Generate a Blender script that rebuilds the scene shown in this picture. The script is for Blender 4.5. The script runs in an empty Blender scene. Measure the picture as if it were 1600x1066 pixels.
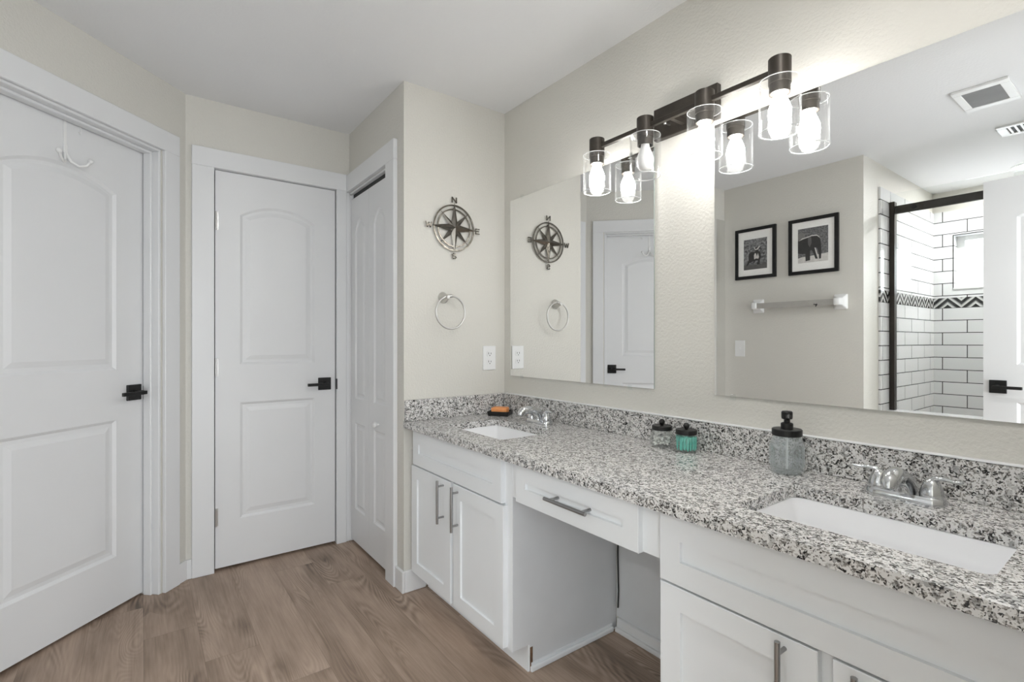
import bpy, bmesh, math, random
from mathutils import Matrix, Vector
random.seed(7)
PI = math.pi
sc = bpy.context.scene
COL = sc.collection

# ------------------------------------------------------------------ camera, world, lights, exposure
CAM = Vector((2.1751, -1.5631, 1.1725))
cd = bpy.data.cameras.new('camera'); cam = bpy.data.objects.new('camera', cd); COL.objects.link(cam)
cam.location = CAM
cam.rotation_euler = (PI/2, 0, math.radians(90-36.564))
cd.sensor_width = 36.0; cd.lens = 36.0*781.78/1600; cd.clip_start = .01
sc.camera = cam
sc.view_settings.view_transform = 'Standard'; sc.view_settings.look = 'None'
sc.view_settings.gamma = 1.0; sc.view_settings.use_curve_mapping = False
sc.view_settings.exposure = 0.20
BULB = 46.0
w = bpy.data.worlds.new('daylight'); sc.world = w; w.use_nodes = True
bg = w.node_tree.nodes['Background']; bg.inputs[0].default_value = (.90, .95, 1, 1); bg.inputs[1].default_value = 6.4

def lamp(name, kind, loc, rot, energy, size=None, size_y=None, color=(1, 1, 1)):
    d = bpy.data.lights.new(name, kind); o = bpy.data.objects.new(name, d); COL.objects.link(o)
    o.location = loc; o.rotation_euler = rot; d.energy = energy; d.color = color
    if kind == 'AREA':
        d.shape = 'RECTANGLE'; d.size = size; d.size_y = size_y or size
    return o
# sampling portals: the sky light that enters by the entry doorway and by the shower window
for nm, loc, rot, sx, sy in (('doorway_portal', (2.985, -1.605, 1.19), (0, PI/2, 0), 2.38, .87), ('window_portal', (1.52, -3.87, 1.80), (-PI/2, 0, 0), .95, .5)):
    pl = lamp(nm, 'AREA', loc, rot, 1, sx, sy); pl.data.cycles.is_portal = True

# ------------------------------------------------------------------ dimensions
H = 2.388; D = .578; L = .76; Y2 = -1.387; W = 2.235; XR = 2.25; YS = -3.72; XS = .92; XT = -.05
S = math.sqrt(.5)
CT = .798; CB = .769; ST = .896

# ------------------------------------------------------------------ materials
def mat(name, color=(.8, .8, .8), rough=.5, metal=0., spec=None, emit=None, estr=0.):
    m = bpy.data.materials.new(name); m.use_nodes = True
    b = m.node_tree.nodes['Principled BSDF']
    b.inputs['Base Color'].default_value = (*color, 1); b.inputs['Roughness'].default_value = rough
    b.inputs['Metallic'].default_value = metal
    if spec is not None: b.inputs['Specular IOR Level'].default_value = spec
    if emit: b.inputs['Emission Color'].default_value = (*emit, 1); b.inputs['Emission Strength'].default_value = estr
    return m
def nd(m, typ, **kw):
    n = m.node_tree.nodes.new(typ)
    for k, v in kw.items():
        if k in n.inputs: n.inputs[k].default_value = v
        else: setattr(n, k, v)
    return n
def ln(m, a, ao, b, bi): m.node_tree.links.new(a.outputs[ao], b.inputs[bi])
def P(m): return m.node_tree.nodes['Principled BSDF']
def bump(m, scale, strength, dist=.002, detail=2.):
    tc = nd(m, 'ShaderNodeTexCoord'); n = nd(m, 'ShaderNodeTexNoise', Scale=scale, Detail=detail)
    b = nd(m, 'ShaderNodeBump', Strength=strength, Distance=dist)
    ln(m, tc, 'Object', n, 'Vector'); ln(m, n, 'Fac', b, 'Height'); ln(m, b, 'Normal', P(m), 'Normal')
    return m
def soft_var(m, c1, c2, scale):
    tc = nd(m, 'ShaderNodeTexCoord'); n = nd(m, 'ShaderNodeTexNoise', Scale=scale, Detail=3.)
    r = ramp(m, [(0.3, c1), (.7, c2)]); ln(m, tc, 'Object', n, 'Vector'); ln(m, n, 'Fac', r, 'Fac'); ln(m, r, 'Color', P(m), 'Base Color')
    return m
def ramp(m, stops, interp='LINEAR'):
    r = nd(m, 'ShaderNodeValToRGB'); cr = r.color_ramp; cr.interpolation = interp
    while len(cr.elements) < len(stops): cr.elements.new(.5)
    for e, (p, c) in zip(cr.elements, stops):
        e.position = p; e.color = (*c, 1) if not isinstance(c, (int, float)) else (c, c, c, 1)
    return r
M = {}
M['wall'] = bump(mat('beige_paint', (.66, .643, .592), .48), 105, .40, .005)
M['ceiling'] = bump(mat('ceiling_paint', (.82, .825, .83), .7), 90, .3, .004)
M['white'] = soft_var(mat('white_semi_gloss_paint', (.76, .765, .77), .35), (.75, .755, .76), (.77, .775, .78), 3)
M['cab'] = soft_var(mat('white_cabinet_paint', (.78, .785, .79), .35), (.80, .82, .835), (.82, .84, .855), 4)
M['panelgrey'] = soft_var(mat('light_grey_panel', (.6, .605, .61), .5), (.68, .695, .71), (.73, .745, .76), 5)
M['rawwood'] = soft_var(mat('raw_brown_wood', (.12, .07, .04), .7), (.09, .05, .03), (.2, .12, .07), 60)
M['black'] = soft_var(mat('matte_black_metal', (.012, .012, .012), .4, .3), (.010, .010, .010), (.016, .016, .015), 20)
M['bronze'] = soft_var(mat('dark_bronze_metal', (.06, .05, .042), .42, .6), (.052, .045, .038), (.07, .06, .05), 30)
M['nickel'] = bump(mat('brushed_nickel', (.62, .61, .59), .28, 1.), 300, .05)
M['steel'] = bump(mat('brushed_steel_pull', (.36, .36, .36), .33, 1.), 300, .05)
M['chrome'] = soft_var(mat('chrome', (.62, .63, .64), .13, 1.), (.60, .61, .62), (.65, .66, .67), 5)
M['porcelain'] = soft_var(mat('white_porcelain', (.84, .84, .85), .08), (.835, .835, .845), (.85, .85, .86), 4)
M['plastic'] = soft_var(mat('white_plastic', (.82, .82, .81), .3), (.81, .81, .80), (.83, .83, .82), 10)
M['grille'] = soft_var(mat('grey_grille', (.3, .3, .3), .5), (.28, .28, .28), (.33, .33, .33), 10)
M['dark'] = soft_var(mat('dark_slot', (.02, .02, .02), .6), (.018, .018, .018), (.024, .024, .024), 10)
M['mirror'] = mat('silvered_mirror', (.93, .935, .93), 0.0, 1.)
M['edge'] = mat('mirror_glass_edge', (.35, .4, .38), .2)
M['compass'] = soft_var(mat('antique_pewter', (.17, .155, .135), .24, 1.), (.12, .108, .092), (.22, .205, .18), 25)
M['soap'] = soft_var(mat('orange_soap', (.8, .3, .09), .4), (.78, .28, .085), (.85, .36, .13), 40)
M['teal'] = soft_var(mat('teal_plastic', (.05, .5, .42), .35), (.08, .56, .46), (.20, .74, .62), 60)
M['cotton'] = soft_var(mat('white_cotton', (.88, .87, .84), .8), (.86, .85, .82), (.92, .91, .88), 200)
M['bulb'] = mat('lit_bulb', (1, 1, 1), .4, emit=(1, .985, .965), estr=BULB)
M['bulb_off'] = mat('frosted_bulb', (.86, .86, .85), .35)
P(M['bulb_off']).inputs['Transmission Weight'].default_value = .0
M['lens'] = mat('lit_lens', (1, 1, 1), .4, emit=(1, .99, .98), estr=400)
M['lens_room'] = mat('lit_room_lens', (1, 1, 1), .4, emit=(1, 1, 1), estr=190)
M['rail'] = soft_var(mat('dark_bronze_rail', (.035, .03, .026), .4, .6), (.03, .026, .022), (.042, .036, .03), 12)

def thin_glass(name, tint=(1, 1, 1), ior=1.45, base=.03, gl=(1, 1, 1), painted_haze=0., edge=0.):
    m = bpy.data.materials.new(name); m.use_nodes = True; nt = m.node_tree; nt.nodes.clear()
    out = nd(m, 'ShaderNodeOutputMaterial'); mix = nd(m, 'ShaderNodeMixShader')
    tr = nd(m, 'ShaderNodeBsdfTransparent'); tr.inputs[0].default_value = (*tint, 1)
    g = nd(m, 'ShaderNodeBsdfGlossy'); g.inputs['Roughness'].default_value = .02; g.inputs[0].default_value = (*gl, 1)
    lw = nd(m, 'ShaderNodeLayerWeight'); lw.inputs['Blend'].default_value = .5; fr = nd(m, 'ShaderNodeMath', operation='POWER'); fr.inputs[1].default_value = 4.; ln(m, lw, 'Facing', fr, 0)
    fk = nd(m, 'ShaderNodeMath', operation='MULTIPLY'); fk.inputs[1].default_value = (ior-1)*1.4
    ad = nd(m, 'ShaderNodeMath', operation='ADD'); ad.inputs[1].default_value = base; ad.use_clamp = True
    ln(m, fr, 0, fk, 0); ln(m, fk, 0, ad, 0); ln(m, ad, 0, mix, 0); ln(m, tr, 0, mix, 1); ln(m, g, 0, mix, 2)
    if painted_haze:  # white diffuse mixed in paints a haze of scattered light on the glass
        df = nd(m, 'ShaderNodeBsdfDiffuse'); df.inputs[0].default_value = (.85, .87, .87, 1)
        mx = nd(m, 'ShaderNodeMixShader'); dk = nd(m, 'ShaderNodeMath', operation='MULTIPLY_ADD'); dk.inputs[1].default_value = edge; dk.inputs[2].default_value = painted_haze
        p8 = nd(m, 'ShaderNodeMath', operation='POWER'); p8.inputs[1].default_value = 2.2; ln(m, fr, 0, p8, 0); ln(m, p8, 0, dk, 0); ln(m, dk, 0, mx, 0)
        ln(m, mix, 0, mx, 1); ln(m, df, 0, mx, 2); ln(m, mx, 0, out, 0)
    else: ln(m, mix, 0, out, 0)
    return m
M['glass'] = thin_glass('clear_shade_glass', (.985, .985, .985), 1.40, .025, painted_haze=.004, edge=.22)  # faint haze and bright edges painted in for scattered bulb light
M['rimglass'] = thin_glass('painted_bright_rim', (.99, .99, .99), 1.45, .1, painted_haze=.35)  # whiter mix paints the bright line bulb light draws along the rim
M['pane'] = thin_glass('shower_pane_glass', (.97, .98, .975), 1.25, .015)
M['winpane'] = thin_glass('window_pane_glass', (.97, .98, .98), 1.3, .01)
M['jar'] = thin_glass('jar_glass', (.97, .98, .975), 1.4, .03, painted_haze=.02)
M['jarmilk'] = thin_glass('embossed_jar_glass', (.94, .96, .965), 1.45, .05, painted_haze=.10)
M['clearbar'] = soft_var(mat('taupe_satin_bar', (.40, .385, .355), .3), (.38, .365, .335), (.42, .405, .375), 20)

def granite():
    m = mat('granite', (.7, .7, .7), .16)
    tc = nd(m, 'ShaderNodeTexCoord')
    n0 = nd(m, 'ShaderNodeTexNoise', Scale=90., Detail=2.)
    vm = nd(m, 'ShaderNodeVectorMath', operation='MULTIPLY_ADD'); vm.inputs[1].default_value = (.012,)*3
    ln(m, tc, 'Object', n0, 'Vector'); ln(m, n0, 'Color', vm, 0); ln(m, tc, 'Object', vm, 2)
    v1 = nd(m, 'ShaderNodeTexVoronoi', Scale=310.); ln(m, vm, 0, v1, 'Vector')
    sep = nd(m, 'ShaderNodeSeparateColor'); ln(m, v1, 'Color', sep, 'Color')
    n1 = nd(m, 'ShaderNodeTexNoise', Scale=70., Detail=3.); ln(m, tc, 'Object', n1, 'Vector')
    mx = nd(m, 'ShaderNodeMath', operation='MULTIPLY_ADD'); mx.inputs[1].default_value = .75
    ln(m, n1, 'Fac', mx, 0)
    mh = nd(m, 'ShaderNodeMath', operation='MULTIPLY_ADD'); mh.inputs[1].default_value = .72; mh.inputs[2].default_value = -.16
    ln(m, sep, 'Red', mh, 0); ln(m, mh, 0, mx, 2)
    r = ramp(m, [(.0, (.012, .012, .013)), (.255, (.05, .047, .046)), (.31, (.16, .15, .14)), (.385, (.32, .30, .28)), (.455, (.47, .45, .425)), (.525, (.72, .71, .695))], 'CONSTANT')
    ln(m, mx, 0, r, 'Fac')
    v2 = nd(m, 'ShaderNodeTexVoronoi', Scale=95.); ln(m, vm, 0, v2, 'Vector')
    s2 = nd(m, 'ShaderNodeSeparateColor'); ln(m, v2, 'Color', s2, 'Color')
    r2 = ramp(m, [(0, .36), (.10, .62), (.24, 1.)], 'CONSTANT'); ln(m, s2, 'Green', r2, 'Fac')
    mu = nd(m, 'ShaderNodeMix', data_type='RGBA', blend_type='MULTIPLY'); mu.inputs[0].default_value = .75
    ln(m, r, 'Color', mu, 6); ln(m, r2, 'Color', mu, 7); ln(m, mu, 2, P(m), 'Base Color')
    return m
M['granite'] = granite()

def mth(m, op, a, b=None, c=None):
    n = nd(m, 'ShaderNodeMath', operation=op)
    for k, v in enumerate((a, b, c)):
        if v is None: continue
        if isinstance(v, (int, float)): n.inputs[k].default_value = v
        else: m.node_tree.links.new(v, n.inputs[k])
    return n.outputs[0]
def planks():
    m = mat('oak_plank_vinyl', (.25, .18, .13), .45)
    tc = nd(m, 'ShaderNodeTexCoord'); sx = nd(m, 'ShaderNodeSeparateXYZ'); ln(m, tc, 'Object', sx, 0)
    x, y = sx.outputs['X'], sx.outputs['Y']
    v = mth(m, 'DIVIDE', mth(m, 'ADD', y, .655), .18); row = mth(m, 'FLOOR', v); fv = mth(m, 'SUBTRACT', v, row)
    u = mth(m, 'DIVIDE', mth(m, 'MULTIPLY_ADD', row, -.30, mth(m, 'SUBTRACT', x, .022)), 1.22); idx = mth(m, 'FLOOR', u); fu = mth(m, 'SUBTRACT', u, idx)
    cx = nd(m, 'ShaderNodeCombineXYZ'); m.node_tree.links.new(row, cx.inputs[0]); m.node_tree.links.new(idx, cx.inputs[1])
    wn_ = nd(m, 'ShaderNodeTexWhiteNoise', noise_dimensions='2D'); ln(m, cx, 0, wn_, 'Vector'); rnd = wn_.outputs['Value']
    off = mth(m, 'MULTIPLY', rnd, 53.)
    pc = nd(m, 'ShaderNodeCombineXYZ'); m.node_tree.links.new(mth(m, 'ADD', x, off), pc.inputs[0]); m.node_tree.links.new(mth(m, 'ADD', y, mth(m, 'MULTIPLY', off, 3.7)), pc.inputs[1]); m.node_tree.links.new(off, pc.inputs[2])
    def nz(sc3, detail, rough=.5, dist=0.):
        mp = nd(m, 'ShaderNodeMapping'); mp.inputs['Scale'].default_value = sc3; ln(m, pc, 0, mp, 'Vector')
        f = nd(m, 'ShaderNodeTexNoise', Scale=1., Detail=detail, Roughness=rough, Distortion=dist); ln(m, mp, 0, f, 'Vector'); return f.outputs['Fac']
    fib = nz((5., 130., 1.), 4., .6)
    tone_ = nz((1.6, 8., 1.), 4., .55)
    cont = nz((1.3, 6.5, 1.), 1., .4, .3)
    mask = nz((1.8, 6., 2.), 1.)
    rings = mth(m, 'MULTIPLY', mth(m, 'SINE', mth(m, 'MULTIPLY', cont, 190.)), mth(m, 'MULTIPLY', mth(m, 'MAXIMUM', mth(m, 'SUBTRACT', mask, .46), 0.), .8))
    mp = nd(m, 'ShaderNodeMapping'); mp.inputs['Scale'].default_value = (2.6, 6.2, 1.); ln(m, pc, 0, mp, 'Vector')
    vo = nd(m, 'ShaderNodeTexVoronoi', Scale=1., voronoi_dimensions='2D'); ln(m, mp, 0, vo, 'Vector')
    ks = nd(m, 'ShaderNodeSeparateColor'); ln(m, vo, 'Color', ks, 'Color')
    kd_ = mth(m, 'ADD', vo.outputs['Distance'], mth(m, 'MULTIPLY_ADD', fib, .10, -.05))
    knot = mth(m, 'MULTIPLY', mth(m, 'MAXIMUM', mth(m, 'SUBTRACT', .30, kd_), 0.), mth(m, 'GREATER_THAN', ks.outputs['Red'], .62))
    t = mth(m, 'ADD', mth(m, 'MULTIPLY', tone_, 1.25), mth(m, 'ADD', mth(m, 'MULTIPLY', fib, .55), mth(m, 'ADD', rings, mth(m, 'MULTIPLY', rnd, .17))))
    t = mth(m, 'SUBTRACT', t, mth(m, 'MULTIPLY', knot, 1.2))
    dv = nd(m, 'ShaderNodeMapRange'); dv.inputs['From Min'].default_value = .48; dv.inputs['From Max'].default_value = 1.45; m.node_tree.links.new(t, dv.inputs['Value'])
    r = ramp(m, [(.0, (.10, .068, .048)), (.35, (.265, .19, .14)), (.6, (.375, .277, .21)), (.85, (.465, .352, .274)), (1., (.51, .39, .31))]); ln(m, dv, 0, r, 'Fac')
    e1 = mth(m, 'LESS_THAN', mth(m, 'MINIMUM', fv, mth(m, 'SUBTRACT', 1., fv)), .005); e2 = mth(m, 'LESS_THAN', mth(m, 'MINIMUM', fu, mth(m, 'SUBTRACT', 1., fu)), .0008)
    mo = nd(m, 'ShaderNodeMix', data_type='RGBA', blend_type='MULTIPLY'); mo.inputs[7].default_value = (.72, .70, .68, 1)
    m.node_tree.links.new(mth(m, 'MAXIMUM', e1, e2), mo.inputs[0]); ln(m, r, 'Color', mo, 6); ln(m, mo, 2, P(m), 'Base Color')
    bu = nd(m, 'ShaderNodeBump', Strength=.12, Distance=.001); m.node_tree.links.new(fib, bu.inputs['Height']); ln(m, bu, 'Normal', P(m), 'Normal')
    return m
M['floor'] = planks()

def tiles(name, axis, u0, z0):
    m = mat(name, (.8, .8, .8), .06)
    tc = nd(m, 'ShaderNodeTexCoord'); s = nd(m, 'ShaderNodeSeparateXYZ'); ln(m, tc, 'Object', s, 0)
    c = nd(m, 'ShaderNodeCombineXYZ'); ln(m, s, axis, c, 'X'); ln(m, s, 'Z', c, 'Y')
    mp = nd(m, 'ShaderNodeMapping'); mp.inputs['Location'].default_value = (u0, z0, 0); ln(m, c, 0, mp, 'Vector')
    br = nd(m, 'ShaderNodeTexBrick', Scale=1.); br.offset = .5
    br.inputs['Color1'].default_value = (.80, .805, .81, 1); br.inputs['Color2'].default_value = (.76, .765, .77, 1); br.inputs['Mortar'].default_value = (.04, .04, .04, 1)
    br.inputs['Brick Width'].default_value = .305; br.inputs['Row Height'].default_value = .1; br.inputs['Mortar Size'].default_value = .0032; br.inputs['Mortar Smooth'].default_value = .1
    ln(m, mp, 0, br, 'Vector'); ln(m, br, 'Color', P(m), 'Base Color')
    bu = nd(m, 'ShaderNodeBump', Strength=.4, Distance=.002, invert=True); ln(m, br, 'Fac', bu, 'Height'); ln(m, bu, 'Normal', P(m), 'Normal')
    return m
M['tile_x'] = tiles('subway_tile_back', 'X', .08, .06)
M['tile_y'] = tiles('subway_tile_side', 'Y', .1, .06)
def chevron(name, axis, per, h0, h):
    m = mat(name, (.5, .5, .5), .15)
    tc = nd(m, 'ShaderNodeTexCoord'); s = nd(m, 'ShaderNodeSeparateXYZ'); ln(m, tc, 'Object', s, 0)
    pp = nd(m, 'ShaderNodeMath', operation='PINGPONG'); pp.inputs[1].default_value = per; ln(m, s, axis, pp, 0)
    z = nd(m, 'ShaderNodeMath', operation='SUBTRACT'); z.inputs[1].default_value = h0; ln(m, s, 'Z', z, 0)
    k = nd(m, 'ShaderNodeMath', operation='MULTIPLY_ADD'); k.inputs[1].default_value = per/h*1.0; ln(m, z, 0, k, 0); ln(m, pp, 0, k, 2)
    d = nd(m, 'ShaderNodeMath', operation='DIVIDE'); d.inputs[1].default_value = per*.66; ln(m, k, 0, d, 0)
    f = nd(m, 'ShaderNodeMath', operation='FRACT'); ln(m, d, 0, f, 0)
    r = ramp(m, [(0, (.03, .03, .03)), (.5, (.62, .62, .61)), (.82, (.25, .25, .25))], 'CONSTANT'); ln(m, f, 0, r, 'Fac'); ln(m, r, 'Color', P(m), 'Base Color')
    return m
M['band_x'] = chevron('chevron_border_tile', 'X', .085, 1.44, .082)
M['band_y'] = chevron('chevron_border_tile_side', 'Y', .085, 1.44, .082)

# ------------------------------------------------------------------ mesh helpers
def link(name, bm, m, parent=None, smooth=None, recalc=True, label=None):
    if recalc: bmesh.ops.recalc_face_normals(bm, faces=bm.faces[:])
    me = bpy.data.meshes.new(name); bm.to_mesh(me); bm.free()
    for x in (m if isinstance(m, (list, tuple)) else [m]): me.materials.append(x)
    if smooth is not None:
        for p in me.polygons: p.use_smooth = True
        me.set_sharp_from_angle(angle=math.radians(smooth))
    o = bpy.data.objects.new(name, me); COL.objects.link(o)
    if parent is not None:
        o.parent = parent
        if parent.type == 'EMPTY': o.matrix_parent_inverse = Matrix.Translation(parent.location).inverted()
    if label: o['label'] = label
    return o
def tag(o, label, cat, group=None, kind=None):
    o['label'] = label; o['category'] = cat
    if group: o['group'] = group
    if kind: o['kind'] = kind
    return o
def thing(name, loc, label, cat, group=None, kind=None):
    o = bpy.data.objects.new(name, None); o.empty_display_size = .05; COL.objects.link(o); o.location = loc
    return tag(o, label, cat, group, kind)
def copy_tree(o, dloc, label, parent=None):
    c = o.copy(); COL.objects.link(c)
    if parent is None:
        c.location = o.location + Vector(dloc)
        if label: c['label'] = label
    else: c.parent = parent
    for ch in list(o.children): copy_tree(ch, dloc, None, c)
    return c
def NB(): return bmesh.new()
def box(bm, x0, x1, y0, y1, z0, z1, bev=0., seg=2, T=None):
    vs = [bm.verts.new((x, y, z)) for x in (x0, x1) for y in (y0, y1) for z in (z0, z1)]
    F = [(0, 1, 3, 2), (4, 6, 7, 5), (0, 4, 5, 1), (2, 3, 7, 6), (0, 2, 6, 4), (1, 5, 7, 3)]
    fs = [bm.faces.new([vs[i] for i in f]) for f in F]
    if bev:
        es = list({e for f in fs for e in f.edges})
        r = bmesh.ops.bevel(bm, geom=es, offset=bev, segments=seg, affect='EDGES', profile=.5)
        vs = list({v for v in vs if v.is_valid} | {v for f in r['faces'] for v in f.verts})
    if T is not None: bmesh.ops.transform(bm, matrix=T, verts=vs)
    return vs
def loft(bm, rings, cap0=True, cap1=True, closed=True):
    R = [[bm.verts.new(p) for p in ring] for ring in rings]; n = len(R[0])
    for a, b in zip(R, R[1:]):
        for i in range(n if closed else n-1):
            bm.faces.new((a[i], a[(i+1) % n], b[(i+1) % n], b[i]))
    if cap0: bm.faces.new(R[0][::-1])
    if cap1: bm.faces.new(R[-1])
    return [v for r in R for v in r]
def lathe(bm, prof, c=(0, 0, 0), n=32, cap0=True, cap1=True, T=None):
    rings = [[(r*math.cos(2*PI*i/n), r*math.sin(2*PI*i/n), z) for i in range(n)] for r, z in prof]
    vs = loft(bm, rings, cap0, cap1)
    bmesh.ops.transform(bm, matrix=(T if T is not None else Matrix.Translation(c)), verts=vs)
    return vs
def tube(bm, pts, rad, n=14, cap=True):
    pts = [Vector(p) for p in pts]
    if not isinstance(rad, (list, tuple)): rad = [rad]*len(pts)
    rings = []; up = None
    for i, p in enumerate(pts):
        d = (pts[min(i+1, len(pts)-1)]-pts[max(i-1, 0)]).normalized()
        if up is None: up = Vector((0, 0, 1)) if abs(d.z) < .9 else Vector((1, 0, 0))
        a = d.cross(up).normalized(); b = a.cross(d).normalized(); up = b
        r = rad[i]; ra, rb = r if isinstance(r, tuple) else (r, r)
        rings.append([p + a*ra*math.cos(2*PI*k/n) + b*rb*math.sin(2*PI*k/n) for k in range(n)])
    return loft(bm, rings, cap, cap)
def torus(bm, R, r, c, axis='x', n=56, k=12):
    rings = []
    for i in range(n):
        a = 2*PI*i/n; ring = []
        for j in range(k):
            b = 2*PI*j/k; rr = R + r*math.cos(b); h = r*math.sin(b)
            u, v = rr*math.cos(a), rr*math.sin(a)
            ring.append((c[0]+h, c[1]+u, c[2]+v) if axis == 'x' else (c[0]+u, c[1]+v, c[2]+h))
        rings.append(ring)
    rings.append(rings[0])
    loft(bm, rings, False, False); bmesh.ops.remove_doubles(bm, verts=bm.verts[:], dist=1e-6)
def rrect(x0, x1, y0, y1, r, n=6):
    pts = []
    for cx, cy, a0 in ((x1-r, y1-r, 0), (x0+r, y1-r, PI/2), (x0+r, y0+r, PI), (x1-r, y0+r, 3*PI/2)):
        for i in range(n+1):
            a = a0 + PI/2*i/n; pts.append((cx+r*math.cos(a), cy+r*math.sin(a)))
    return pts
def fill_holes(bm, outer, holes, fn):
    """a flat face with holes; returns the rings of verts"""
    rings = []; es = []
    for pl in [outer]+holes:
        vs = [bm.verts.new(fn(*p)) for p in pl]; rings.append(vs)
        es += [bm.edges.new((vs[i], vs[(i+1) % len(vs)])) for i in range(len(vs))]
    bmesh.ops.triangle_fill(bm, use_beauty=True, use_dissolve=False, edges=es)
    return rings
def bridge(bm, a, b):
    n = len(a)
    for i in range(n): bm.faces.new((a[i], a[(i+1) % n], b[(i+1) % n], b[i]))

def panel_ring(x0, x1, z0, zs, rise, d):
    X0, X1, Z0 = x0+d, x1-d, z0+d
    n = 14; pts = [(X0, Z0), (X1, Z0)]
    xc = (x0+x1)/2; hw = (x1-x0)/2
    for i in range(n+1):
        x = X1 + (X0-X1)*i/n
        pts.append((x, zs - d + rise*(1-((x-xc)/hw)**2)))
    return pts
def door_mesh(bm, w, h, t, panels, T, prof=((0, 0), (.006, .004), (.012, .0085), (.026, .0085), (.048, .0025))):
    """moulded panel door; front at y=0 looking to -y, thickness to +y"""
    fn = lambda dy: (lambda x, z: T @ Vector((x, dy, z)))
    outer = [(0, 0), (w, 0), (w, h), (0, h)]
    rings = fill_holes(bm, outer, [panel_ring(*p, 0) for p in panels], fn(0))
    for p, r0 in zip(panels, rings[1:]):
        prev = r0
        for d, dep in prof[1:]:
            cur = [bm.verts.new(fn(dep)(*q)) for q in panel_ring(*p, d)]
            bridge(bm, prev, cur); prev = cur
        bm.faces.new(prev)
    back = [bm.verts.new(fn(t)(*q)) for q in outer]
    bridge(bm, rings[0], back); bm.faces.new(back)
def shaker(bm, x0, x1, yf, z0, z1, t=.02, fw=.056, dep=.008, bev=.0015):
    """shaker front; front plane y=yf looking to -y"""
    R = lambda d, y: [bm.verts.new(p) for p in ((x0+d, y, z0+d), (x1-d, y, z0+d), (x1-d, y, z1-d), (x0+d, y, z1-d))]
    rs = [R(0, yf+t), R(0, yf+bev), R(bev, yf), R(fw, yf), R(fw+.001, yf+dep)]
    for a, b in zip(rs, rs[1:]): bridge(bm, a, b)
    bm.faces.new(rs[0]); bm.faces.new(rs[-1])
def pull(parent, p0, p1, off):
    """bar pull between p0 and p1, standing off in -y"""
    bm = NB(); p0, p1 = Vector(p0), Vector(p1); d = (p1-p0).normalized(); o = Vector((0, -off, 0))
    tube(bm, [p0+o-d*.012, p1+o+d*.012], .0055, 16)
    for q in (p0+d*.012, p1-d*.012): tube(bm, [q, q+o], .0042, 12)
    return link('handle', bm, M['steel'], parent, 40, label='brushed metal bar handle')

# ------------------------------------------------------------------ the room shell
def struct(name, bm, m, label, cat, parent=None, **k):
    o = link(name, bm, m, parent, **k)
    if parent is None: tag(o, label, cat, kind='structure')
    return o
TH = .11
bm = NB(); box(bm, -1.1, 3.0, -4.0, .2, -.1, 0); struct('floor', bm, M['floor'], 'brown oak plank floor of the bathroom', 'floor')
bm = NB(); box(bm, -1.1, 3.0, -4.0, .2, H, H+.1); struct('ceiling', bm, M['ceiling'], 'white textured ceiling over the bathroom', 'ceiling')
bm = NB(); box(bm, -TH, XR+.25, 0, TH, 0, H); struct('wall_mirror', bm, M['wall'], 'beige textured wall behind the mirrors and vanity', 'wall')
# compass wall (solid closet corner, ends at the bifold opening)
bm = NB(); box(bm, -TH, 0, -D, 0, 0, H); box(bm, -.152, -TH, -D, -D+TH, 0, H)
struct('wall_compass', bm, M['wall'], 'short beige end wall carrying the compass and towel ring', 'wall')
# closet wall with the bifold opening  x -.75 .. -.20
bm = NB(); box(bm, -.76, -.152, -D, -D+TH, 2.042, H); struct('wall_closet', bm, M['wall'], 'beige wall strip above the folding closet door', 'wall')
# back wall with door opening  y -1.268 .. -.655
bm = NB()
box(bm, -L-TH, -L, -D+TH, -.645, 0, H); box(bm, -L-TH, -L, Y2-.06, -1.272, 0, H); box(bm, -L-TH, -L, -1.272, -.645, 2.052, H)
struct('wall_back', bm, M['wall'], 'beige wall around the white back door', 'wall')
# unseen board added to block light so that the bifold gap is dark
bm = NB(); box(bm, -.76, -.11, -D+.075, -D+.10, 0, H); struct('wall_closet_blocker', bm, M['wall'], 'unseen board added behind the folding door to block light', 'wall')
bm = NB(); box(bm, -L-TH-.05, -L-.048, -1.30, -.62, 0, 2.09); struct('wall_back_blocker', bm, M['wall'], 'unseen slab added behind the back door to block light', 'wall')  # added to stop outside light leaking round the back door
# angled wall, local frame: x along t, y outward (away from room), z up
TA = Matrix.Translation((-L, Y2, 0)) @ Matrix.Rotation(-PI/4, 4, 'Z')      # local x -> (s,-s)
TA = TA @ Matrix.Diagonal((1, -1, 1, 1))                                     # local +y -> away from the room
TL = 1.004
O0, O1 = .143, .891                                                         # rough opening in t
bm = NB()
box(bm, 0, O0, 0, TH, 0, H, T=TA); box(bm, O1, TL, 0, TH, 0, H, T=TA); box(bm, O0, O1, 0, TH, 2.06, H, T=TA)
struct('wall_left', bm, M['wall'], 'beige angled wall around the white left door', 'wall')
bm = NB(); box(bm, .10, .92, .122, .16, 0, 2.09, T=TA); struct('wall_left_blocker', bm, M['wall'], 'unseen slab added behind the left door to block light', 'wall')  # added to stop outside light leaking round the left door
xa, ya = -L+TL*S, Y2-TL*S
bm = NB(); box(bm, XT-TH, XT, -W-TH, ya+.0, 0, H); struct('wall_return', bm, M['wall'], 'narrow beige wall between left door and picture wall', 'wall')
bm = NB(); box(bm, XT-TH, XS, -W-TH, -W, 0, H); struct('wall_picture', bm, M['wall'], 'beige wall with the framed photos and towel bar', 'wall')
bm = NB(); box(bm, XS-TH, XS, YS-TH, -W-TH, 0, H); struct('wall_shower_side', bm, M['wall'], 'beige side wall running into the shower', 'wall')
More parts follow.
